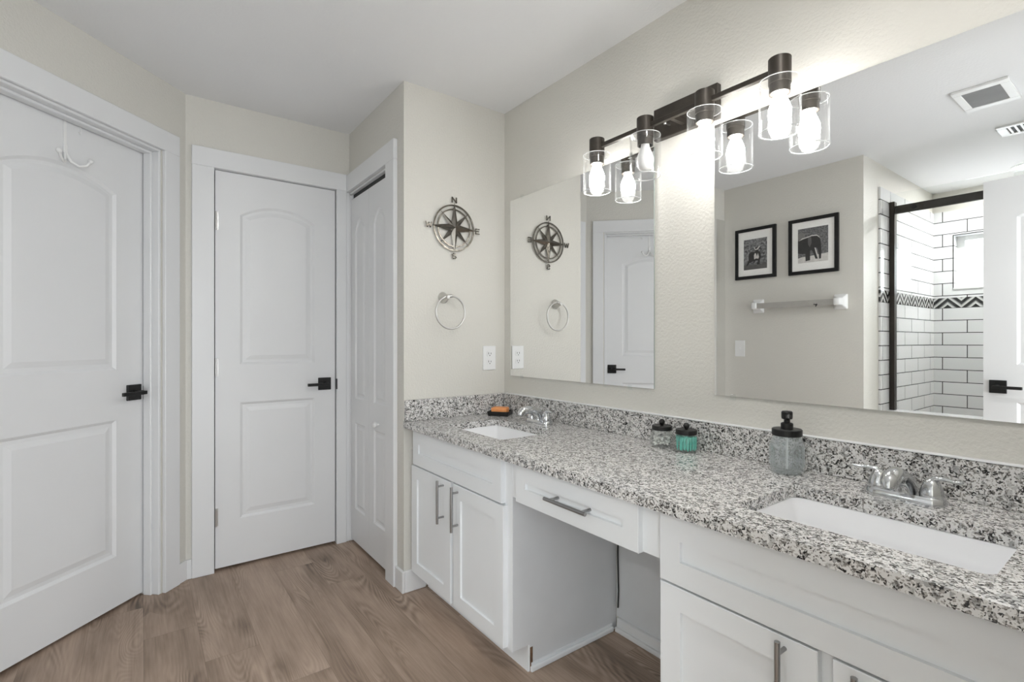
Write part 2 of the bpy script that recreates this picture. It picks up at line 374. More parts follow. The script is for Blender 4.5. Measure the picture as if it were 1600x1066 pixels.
# window wall of the shower with opening
WX0, WX1, WZ0, WZ1 = 1.055, 1.95, 1.59, 2.025
bm = NB()
box(bm, XS-TH, WX0, YS-TH, YS, 0, H); box(bm, WX1, XR+.1, YS-TH, YS, 0, H); box(bm, WX0, WX1, YS-TH, YS, 0, WZ0); box(bm, WX0, WX1, YS-TH, YS, WZ1, H)
struct('wall_shower_back', bm, M['wall'], 'shower end wall around the small window', 'wall')
# entry wall x = XR with the doorway the camera stands in
DY0, DY1 = -2.00, -1.21
bm = NB()
box(bm, XR, XR+TH, DY1, 0, 0, H); box(bm, XR, XR+TH, YS, DY0, 0, H); box(bm, XR, XR+TH, DY0, DY1, 2.06, H)
struct('wall_entry', bm, M['wall'], 'beige wall around the open entry doorway', 'wall')

bm = NB(); box(bm, XR+TH, 2.98, DY1+.04, DY1+.14, 0, H); box(bm, XR+TH, 2.98, DY0-.14, DY0-.04, 0, H)  # unseen walls added to keep doorway light off the open leaf
struct('wall_hall_baffle', bm, M['wall'], 'unseen beige hall walls added to narrow the light through the entry doorway', 'wall')

# ------------------------------------------------------------------ trim
def casing(name, label, boxes, T=None):
    bm = NB()
    for b in boxes: box(bm, *b, bev=.002, seg=1, T=T)
    return struct(name, bm, M['white'], label, 'trim')
c = .018
# back door casing on x=-L ; bifold casing on y=-D
casing('trim_1', 'flat white casing around the back door', [(-L, -L+c, -1.362, -1.266, 0, 2.047), (-L, -L+c, -.656, -D-c-.0035, 0, 2.047), (-L, -L+c, -1.362, -D-c-.0035, 2.047, 2.142)])
casing('trim_2', 'flat white casing around the folding closet door', [(-.172, -.072, -D-c-.003, -D, 0, 2.042), (-L+.001, -.072, -D-c-.003, -D, 2.042, 2.140), (-L+.001, -.750, -D-c-.003, -D, 0, 2.042)])
# jamb lining of the bifold opening
casing('trim_3', 'white lining boards of the closet door opening', [(-.172, -.1525, -D+.0, -D+TH, 0, 2.042), (-L+.0005, -.750, -D+.0, -D+TH, 0, 2.0319), (-.750, -.172, -D+.0, -D+TH, 2.032, 2.0419)])
# angled door casing (front at local y=-c) + jamb lining + stop
casing('trim_4', 'flat white casing around the left door', [(.052, .137, -c, 0, 0, 2.058), (.897, .982, -c, 0, 0, 2.058), (.052, .982, -c, 0, 2.058, 2.152)], TA)
casing('trim_5', 'white recessed jamb and stop of the left door', [(.1435, .156, 0, TH, 0, 2.048), (.878, .8905, 0, TH, 0, 2.048), (.1435, .8905, 0, TH, 2.048, 2.0595),
       (.156, .166, .033, .072, 0, 2.048), (.868, .878, .033, .072, 0, 2.048), (.166, .868, .033, .072, 2.037, 2.048)], TA)
casing('trim_6', 'white lining of the back door opening', [(-L-TH, -L-.001, -1.272, -1.264, 0, 2.052), (-L-TH, -L-.001, -.654, -.645, 0, 2.052), (-L-TH, -L-.001, -1.264, -.654, 2.046, 2.052)])
# baseboards
bb = .014
def baseb(name, label, boxes, T=None):
    bm = NB()
    for b in boxes: box(bm, *b, bev=.003, seg=2, T=T)
    return struct(name, bm, M['white'], label, 'baseboard')
baseb('baseboard_back', 'white baseboard bit between the back and left doors', [(-L, -L+bb, Y2, -1.362, 0, .095)])
baseb('baseboard_left', 'white baseboard bit left of the left door casing', [(.0, .052, -bb, 0, 0, .095)], TA)
baseb('baseboard_compass', 'white baseboard wrapping the outside wall corner', [(-.0715, bb, -D-bb, -D, 0, .10), (0, bb, -D, -.47, 0, .10)])
baseb('baseboard_knee', 'white baseboard on the wall under the knee drawer', [(.80, 1.399, -.016, 0, 0, .052), (.80, 1.399, -.028, -.0161, 0, .018)])
baseb('baseboard_picture', 'white baseboard along the picture wall', [(XT, XS, -W, -W+bb, 0, .1)])

# ------------------------------------------------------------------ doors
def lever_handle(parent, T, dirx, other=False):
    """square rose + lever at T origin (local x along the door, -y out of the face)"""
    hd = link('handle', (lambda b: (box(b, -.035, .035, -.009, 0, -.035, .035, .0015, 1, T), b)[1])(NB()), M['black'], parent, label='black square lever handle')
    bm = NB(); tube(bm, [T @ Vector(p) for p in ((0, -.009, 0), (0, -.052, 0))], .0105, 16)
    link('neck', bm, M['black'], hd, 40)
    bm = NB()
    x0, x1 = sorted((-.011*dirx, .105*dirx))
    box(bm, x0, x1, -.064, -.051, -.008, .008, .002, 2, T)
    link('lever', bm, M['black'], hd)
    return hd
def molded(name, label, w, h, t, panels, T, hx, hz, hdir, loc):
    root = thing(name, loc, label, 'door', kind='structure')
    bm = NB(); door_mesh(bm, w, h, t, panels, T); slab = link('slab', bm, M['white'], root)
    lever_handle(root, T @ Matrix.Translation((hx, 0, hz)), hdir)
    return root
def two_panels(w, st, lo=(.25, .835), up=(1.05, 1.80), rise=.055):
    return [(st, w-st, lo[0], lo[1], 0.), (st, w-st, up[0], up[1], rise)]
# back door, slab y -1.260..-.660, front at x=-L+.006 ; local x = +y direction seen from +x (right = +y)
TB = Matrix.Translation((-L-.004, -1.260, .014)) @ Matrix.Rotation(PI/2, 4, 'Z')   # local x -> +y, local -y -> +x
d2 = molded('door_2', 'white two-panel arched door in the back wall, beside the closet', .600, 2.028, .035, two_panels(.6, .112, (.235, .838), (1.035, 1.815), .062), TB, .540, .915, -1, (-L, -.96, 0))
for z in (1.785, 1.04, .275):
    bm = NB(); box(bm, -L-.005, -L-.0025, -1.262, -1.246, z-.045, z+.045)
    vs = lathe(bm, [(.0055, z-.045), (.0055, z+.045)], n=12); bmesh.ops.translate(bm, verts=vs, vec=(-L+.004, -1.2575, 0)); link('hinge', bm, M['nickel'], d2, 40, label='brushed metal hinge')
bm = NB(); box(bm, -L+.0, -L+.019, -.6565, -.653, .895, .955); link('strike_plate', bm, M['black'], d2)
# left door: t .157-.867, recessed .078
TLd = TA @ Matrix.Translation((.160, .079, .012))
d1 = molded('door_1', 'white two-panel arched door in the angled left wall', .713, 2.028, .035, two_panels(.713, .132, (.22, .815), (1.035, 1.800), .062), TLd, .050, .928, 1, (TA @ Vector((.51, .08, 0))))
bm = NB(); box(bm, .1565, .1597, .0765, .0785, .905, .965, T=TA); link('strike_plate', bm, M['black'], d1)
# bifold closet door: two narrow leaves
d3 = thing('door_3', (-.475, -D, 0), 'white narrow folding closet door beside the back door', 'door', kind='structure')
for x0 in (-.7445, -.4595):
    bm = NB(); door_mesh(bm, .283, 1.980, .03, [(.068, .222, .19, .685, 0.), (.068, .222, .825, 1.775, .075)], Matrix.Translation((x0+.0005, -D+.006, .018)), prof=((0, 0), (.005, .004), (.010, .0075), (.02, .0075), (.034, .002)))
    link('leaf', bm, M['white'], d3)
bm = NB(); lathe(bm, [(.006, 0), (.006, .012), (.014, .018), (.016, .026), (.010, .033)], n=20, T=Matrix.Translation((-.318, -D+.006, .74)) @ Matrix.Rotation(PI/2, 4, 'X'))
link('knob', bm, M['plastic'], d3, 50)
bm = NB(); box(bm, -.744, -.175, -D+.02, -D+.05, 2.010, 2.031); link('track', bm, M['dark'], d3)
# entry door leaf, open into the room; front faces the mirrors (+y)
ang = math.radians(4)
TE = Matrix.Translation((2.245, -2.105, .012)) @ Matrix.Rotation(PI - ang*-1, 4, 'Z')
d4 = molded('door_4', 'white two-panel door standing open before the shower, seen in the right mirror', .735, 2.030, .035, two_panels(.735, .132, (.235, .838), (1.035, 1.815), .062), TE, .675, .915, -1, (2.245, -2.105, 0))
lever_handle(d4, TE @ Matrix.Translation((.675, .035, .915)) @ Matrix.Rotation(PI, 4, 'Z'), 1)

# over-door hook on the left door
hk = thing('door_hook', TLd @ Vector((.36, 0, 1.9)), 'white double hook hung over the top of the left door', 'hook')
TH_ = TLd @ Matrix.Translation((.352, 0, 0))
bm = NB(); box(bm, -.0055, .0055, -.0035, -.0005, 1.905, 2.029, T=TH_); box(bm, -.0055, .0055, -.0035, .02, 2.0285, 2.031, T=TH_); box(bm, -.008, .008, -.008, -.0035, 1.88, 1.935, .002, 1, T=TH_)
tube(bm, [TH_ @ Vector(p) for p in ((-.062, .01, 2.0295), (-.062, -.003, 2.0295), (-.062, -.004, 2.005), (-.058, -.006, 1.997), (-.052, -.006, 2.004))], .0025, 8)
link('strap', bm, M['plastic'], hk)
for sgn in (-1, 1):
    bm = NB(); pts = [(0, -.006, 1.90), (.012*sgn, -.018, 1.868), (.030*sgn, -.034, 1.855), (.050*sgn, -.045, 1.864), (.062*sgn, -.050, 1.885)]
    tube(bm, [TH_ @ Vector(p) for p in pts], [.006, .0055, .005, .005, .0055], 10)
    lathe(bm, [(.001, -.010), (.007, -.007), (.010, 0), (.007, .007), (.001, .010)], n=14, T=Matrix.Translation(TH_ @ Vector(pts[-1])))
    link('prong', bm, M['plastic'], hk, 50)

# ------------------------------------------------------------------ vanity
YF = -.550   # door faces
FF = -.531   # face frame
def cabinet(name, label, x0, x1, drawer, doors, zt, handles, floor_side):
    r = thing(name, ((x0+x1)/2, -.3, 0), label, 'cabinet', 'painted vanity units under the granite top')
    bm = NB()
    box(bm, x0, x1, FF, FF+.019, .095, .768); box(bm, x0, x0+.016, FF+.019, -.004, .095, .768); box(bm, x1-.016, x1, FF+.019, -.004, .095, .768); box(bm, x0+.016, x1-.016, FF+.019, -.004, .095, .11); box(bm, x0+.016, x1-.016, -.012, -.004, .11, .768)
    box(bm, x0+.0, x1-.0, -.462, -.004, 0, .095)
    link('body', bm, M['cab'], r)
    bm = NB(); shaker(bm, drawer[0], drawer[1], YF, drawer[2], drawer[3]); link('drawer_front', bm, M['cab'], r)
    for (a, b), hx in zip(doors, handles):
        bm = NB(); shaker(bm, a, b, YF, .100, zt); d = link('door', bm, M['cab'], r)
        pull(d, (hx, YF, .428), (hx, YF, .582), .030)
    return r
cl = cabinet('vanity_cabinet', 'white shaker vanity cabinet under the small far sink, by the compass wall', .018, .786, (.036, .744, .602, .757), [(.022, .387), (.409, .757)], .596, (.330, .447), True)
bm = NB(); box(bm, .786, .7875, FF+.001, -.0045, .096, .768); box(bm, .786, .7875, -.455, -.0045, .0, .096)
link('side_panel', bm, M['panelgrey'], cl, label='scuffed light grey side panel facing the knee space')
bm = NB(); box(bm, .7875, .7995, -.455, -.03, 0, .019, .004, 2); box(bm, .7875, .791, -.45, -.03, .019, .03); link('base_moulding', bm, M['cab'], cl)
bm = NB(); box(bm, .7875, .789, -.455, -.443, .002, .085); link('exposed_edge', bm, M['rawwood'], cl, label='bare brown wood strip at the toe kick')
cr = cabinet('vanity_cabinet', 'white shaker vanity cabinet under the large near sink', 1.401, 2.235, (1.412, 2.19, .597, .757), [(1.413, 1.765), (1.790, 2.145)], .592, (1.706, 1.835), False)
# knee drawer between the cabinets
kd = thing('knee_drawer_unit', (1.09, -.3, .6), 'white shaker knee drawer spanning the open space between the vanity cabinets', 'drawer', 'painted vanity units under the granite top')
bm = NB(); box(bm, .788, 1.4005, FF, FF+.018, .634, .768); box(bm, .84, 1.34, FF+.018, -.10, .645, .765); link('apron', bm, M['cab'], kd)
bm = NB(); shaker(bm, .829, 1.346, YF, .632, .757, fw=.052); df = link('drawer_front', bm, M['cab'], kd)
bm = NB(); tube(bm, [(1.015, YF-.032, .695), (1.19, YF-.032, .695)], .0058, 16)
for x in (1.035, 1.17): tube(bm, [(x, YF+.008, .695), (x, YF-.032, .695)], .0045, 12)
link('handle', bm, M['steel'], df, 40, label='brushed metal bar handle')
# painted wall under the drawer and a loose cord in the corner
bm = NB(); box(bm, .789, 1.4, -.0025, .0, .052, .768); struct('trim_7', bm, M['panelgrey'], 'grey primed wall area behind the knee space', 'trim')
bm = NB(); tube(bm, [(.800, -.008, .70), (.802, -.008, .45), (.799, -.008, .3), (.803, -.008, .16), (.800, -.008, .09)], .003, 8)
tag(link('cord', bm, M['dark'], None, 60), 'thin dark cord hanging in the rear corner of the knee space', 'cord')

# countertop with two sink cut-outs
X0C, X1C, YFC = .003, XR-.003, -.582
S1 = (.205, .632, -.470, -.190); S2 = (1.566, 1.994, -.476, -.196)
ctp = thing('countertop', (1.1, -.3, CB), 'long speckled grey granite vanity top with two sink cut-outs', 'countertop')
bm = NB()
outer = [(X0C, YFC), (X1C, YFC), (X1C, -.002), (X0C, -.002)]
holes = [rrect(*S1, .022), rrect(*S2, .022)]
top = fill_holes(bm, outer, holes, lambda x, y: Vector((x, y, CT)))
bot = fill_holes(bm, outer, holes, lambda x, y: Vector((x, y, CB)))
for a, b in zip(top, bot): bridge(bm, a, b)
link('slab', bm, M['granite'], ctp)
bs = thing('backsplash', (1.1, -.01, CT), 'long speckled granite backsplash strip under the mirrors', 'backsplash')
bm = NB(); box(bm, X0C, X1C, -.022, -.001, CT+.0003, ST, .0015, 1); link('strip', bm, M['granite'], bs)
bm = NB(); box(bm, .001, .021, YFC+.006, -.0225, CT+.0003, ST, .0015, 1); tag(link('side_splash', bm, M['granite']), 'short speckled granite splash strip along the compass wall', 'backsplash')
bm = NB(); box(bm, .022, X1C, -.024, -.0005, ST, ST+.0035, .001, 1); link('caulk_line', bm, M['white'], bs)
# sinks
def sink(Sx, label):
    r = thing('sink', ((Sx[0]+Sx[1])/2, (Sx[2]+Sx[3])/2, .63), label, 'sink', 'undermount basins in the granite top')
    bm = NB(); e = .012
    def ring(d, z, rr): return [(x, y, z) for x, y in rrect(Sx[0]+d, Sx[1]-d, Sx[2]+d, Sx[3]-d, rr, 6)]
    rings = [ring(-.012, .756, .03), ring(-.012, CB-.0005, .03), ring(-.002, CB-.0005, .020), ring(.002, .764, .018), ring(.016, .715, .020), ring(.030, .664, .022), ring(.045, .648, .03), ring(.075, .643, .05), ring(.11, .641, .025)]
    rings += [ring(.11, .628, .025), ring(.03, .633, .05), ring(.012, .66, .04), ring(-.012, .756, .03)]
    loft(bm, rings, False, False); bmesh.ops.remove_doubles(bm, verts=bm.verts[:], dist=1e-6)
    # close the floor
    f0 = [(x, y, .641) for x, y in rrect(Sx[0]+.11, Sx[1]-.11, Sx[2]+.11, Sx[3]-.11, .025, 6)]
    bm.faces.new([bm.verts.new(p) for p in f0]); bmesh.ops.remove_doubles(bm, verts=bm.verts[:], dist=1e-6)
    link('basin', bm, M['porcelain'], r, 40)
    bm = NB(); lathe(bm, [(.022, 0), (.022, .003), (.017, .004), (.015, .002), (.012, .006), (.001, .007)], ((Sx[0]+Sx[1])/2, (Sx[2]+Sx[3])/2+.02, .6415), 28); link('drain', bm, M['chrome'], r, 40)
    return r
sink(S1, 'white rectangular undermount sink nearest the compass wall, with the soap dish')
sink(S2, 'white rectangular undermount sink in the near end of the granite top')

# faucets
def faucet(cx, label):
    cy = -.105; z = CT
    r = thing('faucet', (cx, cy, z), label, 'faucet', 'chrome two-handle faucets')
    bm = NB()
    def ob(hx, hy, zz, n=40):
        return [(cx + (hx-hy)*(1 if math.cos(2*PI*i/n) >= 0 else -1) + hy*math.cos(2*PI*i/n), cy + hy*math.sin(2*PI*i/n), z+zz) for i in range(n)]
    loft(bm, [ob(.079, .029, 0), ob(.079, .029, .006), ob(.077, .027, .014), ob(.073, .024, .018)])
    link('base', bm, M['chrome'], r, 35)
    bm = NB()
    tube(bm, [(cx, cy+.010, z+.014), (cx, cy+.006, z+.026), (cx, cy-.010, z+.045), (cx, cy-.034, z+.060), (cx, cy-.064, z+.067), (cx, cy-.090, z+.062), (cx, cy-.105, z+.050), (cx, cy-.108, z+.042)],
         [(.046, .024), (.037, .023), (.024, .020), (.0175, .0175), (.0185, .018), (.0205, .019), (.0185, .0165), (.013, .013)], 24)
    link('spout', bm, M['chrome'], r, 60)
    for s in (-1, 1):
        bm = NB(); hx = cx+s*.051
        lathe(bm, [(.023, .016), (.0235, .024), (.021, .034), (.017, .046), (.012, .055), (.004, .060)], (hx, cy, z), 24)
        tube(bm, [(hx-s*.006, cy, z+.050), (hx+s*.008, cy-.001, z+.061), (hx+s*.025, cy-.003, z+.0625), (hx+s*.042, cy-.006, z+.060), (hx+s*.056, cy-.008, z+.0625)], [(.010, .006), (.0085, .006), (.0065, .0045), (.006, .0038), (.0055, .0032)], 14)
        link('lever_handle', bm, M['chrome'], r, 50)
    return r
faucet(.415, 'chrome two-handle faucet beside the soap dish, at the far sink')
faucet(1.776, 'chrome two-handle faucet behind the large near sink')

# ------------------------------------------------------------------ counter items
Td = Matrix.Translation((.105, -.102, CT)) @ Matrix.Rotation(math.radians(38), 4, 'Z')
sd = thing('soap_dish', (.105, -.102, CT), 'square black soap dish in the counter corner by the compass wall', 'soap dish')
bm = NB()
def sq(hx, hy, z, r): return [Td @ Vector((x, y, z)) for x, y in rrect(-hx, hx, -hy, hy, r, 4)]
loft(bm, [sq(.050, .044, 0, .004), sq(.052, .046, .003, .004), sq(.055, .048, .022, .004), sq(.052, .045, .022, .004), sq(.050, .043, .008, .004)])
link('tray', bm, M['black'], sd)
bm = NB()
for k in range(5): box(bm, -.046, .046, -.034+k*.017-.002, -.034+k*.017+.002, .007, .0115, T=Td)
link('rib', bm, M['black'], sd)
bm = NB(); vs = box(bm, -.040, .040, -.030, .030, .0118, .040, .006, 3, T=Td)
tag(link('soap_bar', bm, M['soap'], None, 50), 'orange bar of soap lying in the black soap dish', 'soap')

def jar(cx, cy, rad, hgt, label, name='glass_jar', group='glass jars with black lids', glass='jar'):
    r = thing(name, (cx, cy, CT), label, 'jar', group); k = rad/.041
    bm = NB()
    prof = [(.030*k, .0), (.038*k, .003), (.041*k, .012), (.041*k, hgt*.60), (.039*k, hgt*.74), (.033*k, hgt*.86), (.032*k, hgt), (.030*k, hgt), (.031*k, hgt*.86), (.037*k, hgt*.73), (.039*k, hgt*.6), (.039*k, .013), (.036*k, .006), (.028*k, .004)]
    lathe(bm, prof, (cx, cy, CT+.0002), 40); link('body', bm, M[glass], r, 40)
    return r
def jar_lid(r, cx, cy, z, k=1.):
    bm = NB(); lathe(bm, [(.034*k, 0), (.035*k, .001), (.035*k, .0135), (.0335*k, .0155), (.030*k, .0155), (.0295*k, .0148), (.004, .0148)], (cx, cy, z), 40); l = link('lid', bm, M['black'], r, 35)
    bm = NB(); lathe(bm, [(.005, .0), (.005, .003), (.0085, .0055), (.0108, .0125), (.0085, .0195), (.0045, .0225), (.001, .0233)], (cx, cy, z+.0148), 24); link('knob', bm, M['black'], l, 60)
J1 = (1.066, -.078); J2 = (1.165, -.078); HJ = .062
j1 = jar(*J1, .042, HJ, 'small clear glass jar of white cotton swabs with a black knobbed lid'); jar_lid(j1, *J1, CT+HJ-.002)
j2 = jar(*J2, .042, HJ, 'small clear glass jar full of teal floss picks with a black knobbed lid'); jar_lid(j2, *J2, CT+HJ-.002)
# cotton swabs lying loosely on the jar floor
bm = NB(); tube(bm, [(-.022, 0, 0), (.022, 0, 0)], .0011, 6)
for s in (-1, 1): tube(bm, [(s*.017, 0, 0), (s*.0185, 0, 0), (s*.022, 0, 0), (s*.0242, 0, 0), (s*.0255, 0, 0)], [.0012, .0030, .0036, .0030, .0010], 8)
sw0 = tag(link('cotton_swab', bm, M['cotton'], None, 60), 'white cotton swab lying in the clear jar beside the teal one', 'cotton swab', 'cotton swabs in the left jar')
for i in range(26):
    o = sw0 if i == 0 else sw0.copy()
    if i: COL.objects.link(o)
    lay = i//5; a = random.uniform(0, PI); tl = random.uniform(-.35, .35)
    o.location = (J1[0]+random.uniform(-.008, .008), J1[1]+random.uniform(-.008, .008), CT+.012+lay*.0048)
    o.rotation_euler = (0, tl*.5, a)
# teal floss picks standing upright
bm = NB(); box(bm, -.0022, .0022, -.0008, .0008, 0, .044, .0004, 1); box(bm, -.0022, .008, -.0008, .0008, .040, .044); box(bm, .006, .008, -.0008, .0008, .030, .040)
fp0 = tag(link('floss_pick', bm, M['teal'], None), 'teal floss pick standing upright in the second jar', 'floss pick', 'teal floss picks in the right jar')
k = 0
for ring_, n in ((.031, 22), (.022, 14), (.012, 8)):
    for i in range(n):
        o = fp0 if k == 0 else fp0.copy()
        if k: COL.objects.link(o)
        k += 1; a = 2*PI*i/n + random.uniform(-.08, .08)
        o.location = (J2[0]+ring_*math.cos(a), J2[1]+ring_*math.sin(a), CT+.0065+random.uniform(0, .004))
        o.rotation_euler = (random.uniform(-.05, .05), random.uniform(-.05, .05), a+PI/2+random.uniform(-.3, .3))
# soap dispenser
PX, PY = 1.497, -.085
sp = thing('soap_dispenser', (PX, PY, CT), 'clear embossed glass jar soap dispenser with black pump', 'soap dispenser')
bm = NB(); hg = .112
prof = [(.030, 0), (.040, .003), (.0435, .012), (.0437, .03), (.0430, .05), (.0437, .07), (.0432, .082), (.039, .096), (.034, .103), (.034, hg), (.032, hg), (.032, .102), (.0365, .095), (.0412, .08), (.0412, .014), (.036, .006), (.028, .004)]
lathe(bm, prof, (PX, PY, CT+.0002), 44)
link('body', bm, M['jarmilk'], sp, 40)
bm = NB()   # raised ribs and oval moulding of the glass
for a in (-2.2, -1.5, -.8, -2.9, -.1, .6, 1.3, 2.0):
    for q in range(2):
        aa = a + q*.22
        tube(bm, [(PX+.0438*math.cos(aa), PY+.0438*math.sin(aa), CT+.022), (PX+.0442*math.cos(aa), PY+.0442*math.sin(aa), CT+.05), (PX+.0438*math.cos(aa), PY+.0438*math.sin(aa), CT+.078)], .0016, 6)
link('embossing', bm, M['jarmilk'], sp, 60)
bm = NB(); lathe(bm, [(.038, 0), (.039, .001), (.039, .017), (.037, .019), (.016, .019), (.016, .034), (.013, .036), (.008, .037), (.008, .045), (.0135, .047), (.0145, .052), (.0145, .066), (.012, .069), (.002, .070)], (PX, PY, CT+.106), 40)
pm = link('pump', bm, M['bronze'], sp, 35)
pm.data.materials[0] = M['black']
bm = NB(); tube(bm, [(PX, PY, CT+.163), (PX+.008, PY-.012, CT+.164), (PX+.014, PY-.024, CT+.162), (PX+.016, PY-.030, CT+.156)], [.007, .0065, .0055, .005], 12); link('spout', bm, M['black'], pm, 50)
bm = NB(); tube(bm, [(PX, PY, CT+.01), (PX, PY, CT+.106)], .003, 8); link('dip_tube', bm, M['plastic'], sp, 50)

# ------------------------------------------------------------------ mirrors
def mirror(x0, x1, z0, z1, clips, label):
    r = thing('wall_mirror_glass', ((x0+x1)/2, 0, z0), label, 'mirror', 'frameless mirrors over the vanity')
    r.name = 'mirror'
    bm = NB(); box(bm, x0, x1, -.0065, -.0015, z0, z1)
    bm.faces.ensure_lookup_table(); bm.normal_update()
    bmesh.ops.recalc_face_normals(bm, faces=bm.faces[:])
    for f in bm.faces: f.material_index = 0 if f.normal.y < -.5 else 1
    link('glass', bm, [M['mirror'], M['edge']], r)
    for x, z, s in clips:
        bm = NB(); box(bm, x-.009, x+.009, -.0095, -.0003, min(z-s*.012, z+s*.008), max(z-s*.012, z+s*.008), .001, 1); link('clip', bm, M['winpane'], r)
    return r
mirror(.062, .976, .991, 1.906, [(.16, .991, 1), (.86, .991, 1), (.16, 1.906, -1), (.86, 1.906, -1)], 'square frameless mirror over the far sink, reflecting the compass')
mirror(1.225, 2.139, .991, 1.900, [(1.29, .991, 1), (2.05, .991, 1), (1.30, 1.900, -1), (2.05, 1.900, -1)], 'square frameless mirror over the near sink, reflecting pictures and shower')

# narrow mirror on the return wall (glimpsed at the left edge of the near mirror)
bm = NB(); box(bm, XT+.001, XT+.008, -W+.002, ya-.012, .35, 2.14)
tag(link('wall_mirror', bm, M['mirror']), 'narrow tall mirror on the short wall beside the left door', 'mirror')
bpy.data.objects['wall_mirror'].name = 'narrow_mirror'

# ------------------------------------------------------------------ vanity light
YL = -.100; LX = (.772, 1.010, 1.247, 1.484)
vl = thing('vanity_light', (1.117, 0, 1.95), 'dark bronze four-lamp light bar with clear glass shades above the mirrors', 'light')
bm = NB(); box(bm, .988, 1.246, -.024, -.0005, 1.918, 2.034, .002, 1); bp = link('back_plate', bm, M['bronze'], vl)
bm = NB(); tube(bm, [(1.06, -.024, 1.955), (1.06, -.05, 1.955)], .003, 8); lathe(bm, [(.005, 0), (.006, .003), (.004, .007)], T=Matrix.Translation((1.06, -.05, 1.955)) @ Matrix.Rotation(PI/2, 4, 'X'), n=12)
link('screw', bm, M['nickel'], bp, 40)
bm = NB(); box(bm, .776, 1.480, YL-.008, YL+.008, 1.937, 1.953, .001, 1); link('bar', bm, M['bronze'], vl)
bm = NB(); box(bm, 1.110, 1.126, YL+.008, -.023, 1.937, 1.953); link('arm', bm, M['bronze'], vl)
for i, x in enumerate(LX):
    bm = NB(); lathe(bm, [(.0290, 1.978), (.0300, 1.977), (.0300, 1.906), (.0285, 1.905), (.0275, 1.898), (.0275, 1.878), (.0235, 1.878), (.0235, 1.90)], (x, YL, 0), 36); s_ = link('socket', bm, M['bronze'], vl, 35)
    bm = NB(); lathe(bm, [(.030, 1.915), (.0535, 1.915), (.0545, 1.912), (.0545, 1.768), (.0515, 1.768), (.0515, 1.911), (.030, 1.9115)], (x, YL, 0), 48, False, False); sh = link('shade', bm, M['glass'], vl, 35)
    bm = NB(); torus(bm, .053, .0019, (x, YL, 1.768), 'z', 48, 8); link('rim', bm, M['rimglass'], sh, 80); bm = NB(); torus(bm, .053, .0013, (x, YL, 1.9135), 'z', 48, 8); link('rim', bm, M['rimglass'], sh, 80)
    bm = NB(); lathe(bm, [(.014, 1.898), (.0145, 1.880), (.017, 1.868), (.0235, 1.852), (.029, 1.836), (.0305, 1.822), (.0285, 1.806), (.022, 1.794), (.012, 1.787), (.001, 1.786)], (x, YL, 0), 32)
    link('bulb', bm, M['bulb_off'] if i == 1 else M['bulb'], vl, 60, label='unlit frosted bulb' if i == 1 else 'glowing white bulb')

# ------------------------------------------------------------------ compass wall
cp = thing('compass_wall_art', (0, -.314, 1.735), 'dark pewter metal compass rose wall art with letters N E S W', 'wall art')
CY, CZ, CX = -.314, 1.733, .008
def flat_ring(bm, r0, r1, x0, x1, n=72):
    prof = [(r0, x0), (r1, x0), (r1, x1), (r0, x1), (r0, x0)]
    lathe(bm, prof, n=n, cap0=False, cap1=False, T=Matrix.Translation((0, CY, CZ)) @ Matrix.Rotation(PI/2, 4, 'Y'))
    bmesh.ops.remove_doubles(bm, verts=bm.verts[:], dist=1e-6)
bm = NB(); flat_ring(bm, .108, .1155, CX, CX+.004); flat_ring(bm, .088, .095, CX, CX+.004)
link('ring', bm, M['compass'], cp, 35)
def star(bm, n, rl, rs, rot, x0, hgt):
    def pt(a, r, x): return (x, CY + r*math.sin(a), CZ + r*math.cos(a))
    for i in range(n):
        a = rot + 2*PI*i/n; da = PI/n
        T0 = bm.verts.new(pt(a, rl, x0+.002)); C0 = bm.verts.new(pt(a, 0.0, x0+hgt)); A = bm.verts.new(pt(a-da, rs, x0)); B = bm.verts.new(pt(a+da, rs, x0)); Bk = bm.verts.new((x0-.002, CY, CZ))
        for f in ((T0, A, C0), (T0, C0, B), (T0, Bk, A), (T0, B, Bk)): bm.faces.new(f)
bm = NB(); star(bm, 4, .112, .021, PI/4, CX+.001, .009); link('star', bm, M['compass'], cp)
bm = NB(); star(bm, 4, .128, .027, 0, CX+.003, .013); link('star', bm, M['compass'], cp)
LET = {'N': [(-.5, -.5, -.5, .5), (-.5, .5, .5, -.5), (.5, -.5, .5, .5)], 'E': [(-.4, -.5, -.4, .5), (-.4, .5, .45, .5), (-.4, 0, .35, 0), (-.4, -.5, .45, -.5)],
       'W': [(-.65, .5, -.33, -.5), (-.33, -.5, 0, .35), (0, .35, .33, -.5), (.33, -.5, .65, .5)],
       'S': [(.4, .35, .2, .5), (.2, .5, -.2, .5), (-.2, .5, -.42, .3), (-.42, .3, -.3, .08), (-.3, .08, .3, -.08), (.3, -.08, .42, -.3), (.42, -.3, .2, -.5), (.2, -.5, -.2, -.5), (-.2, -.5, -.4, -.35)]}
for ch, (u, v) in {'N': (0, .139), 'S': (0, -.139), 'E': (.136, 0), 'W': (-.140, 0)}.items():
    bm = NB(); s = .024; wd = .0027
    for a, b, c2, d in LET[ch]:
        p = Vector((CX, CY+u+a*s, CZ+v+b*s)); q = Vector((CX, CY+u+c2*s, CZ+v+d*s))
        dr = (q-p).normalized(); nn = Vector((0, -dr.z, dr.y))*wd; p -= dr*wd*.7; q += dr*wd*.7
        loft(bm, [[p+nn, q+nn, q-nn, p-nn], [x+Vector((.004, 0, 0)) for x in (p+nn, q+nn, q-nn, p-nn)]])
    link('letter', bm, M['compass'], cp, label='compass letter '+ch)
for u, v in ((0, .1), (0, -.1)):
    bm = NB(); tube(bm, [(0.0, CY+u, CZ+v), (CX+.002, CY+u, CZ+v)], .003, 8); link('stand_off', bm, M['compass'], cp)

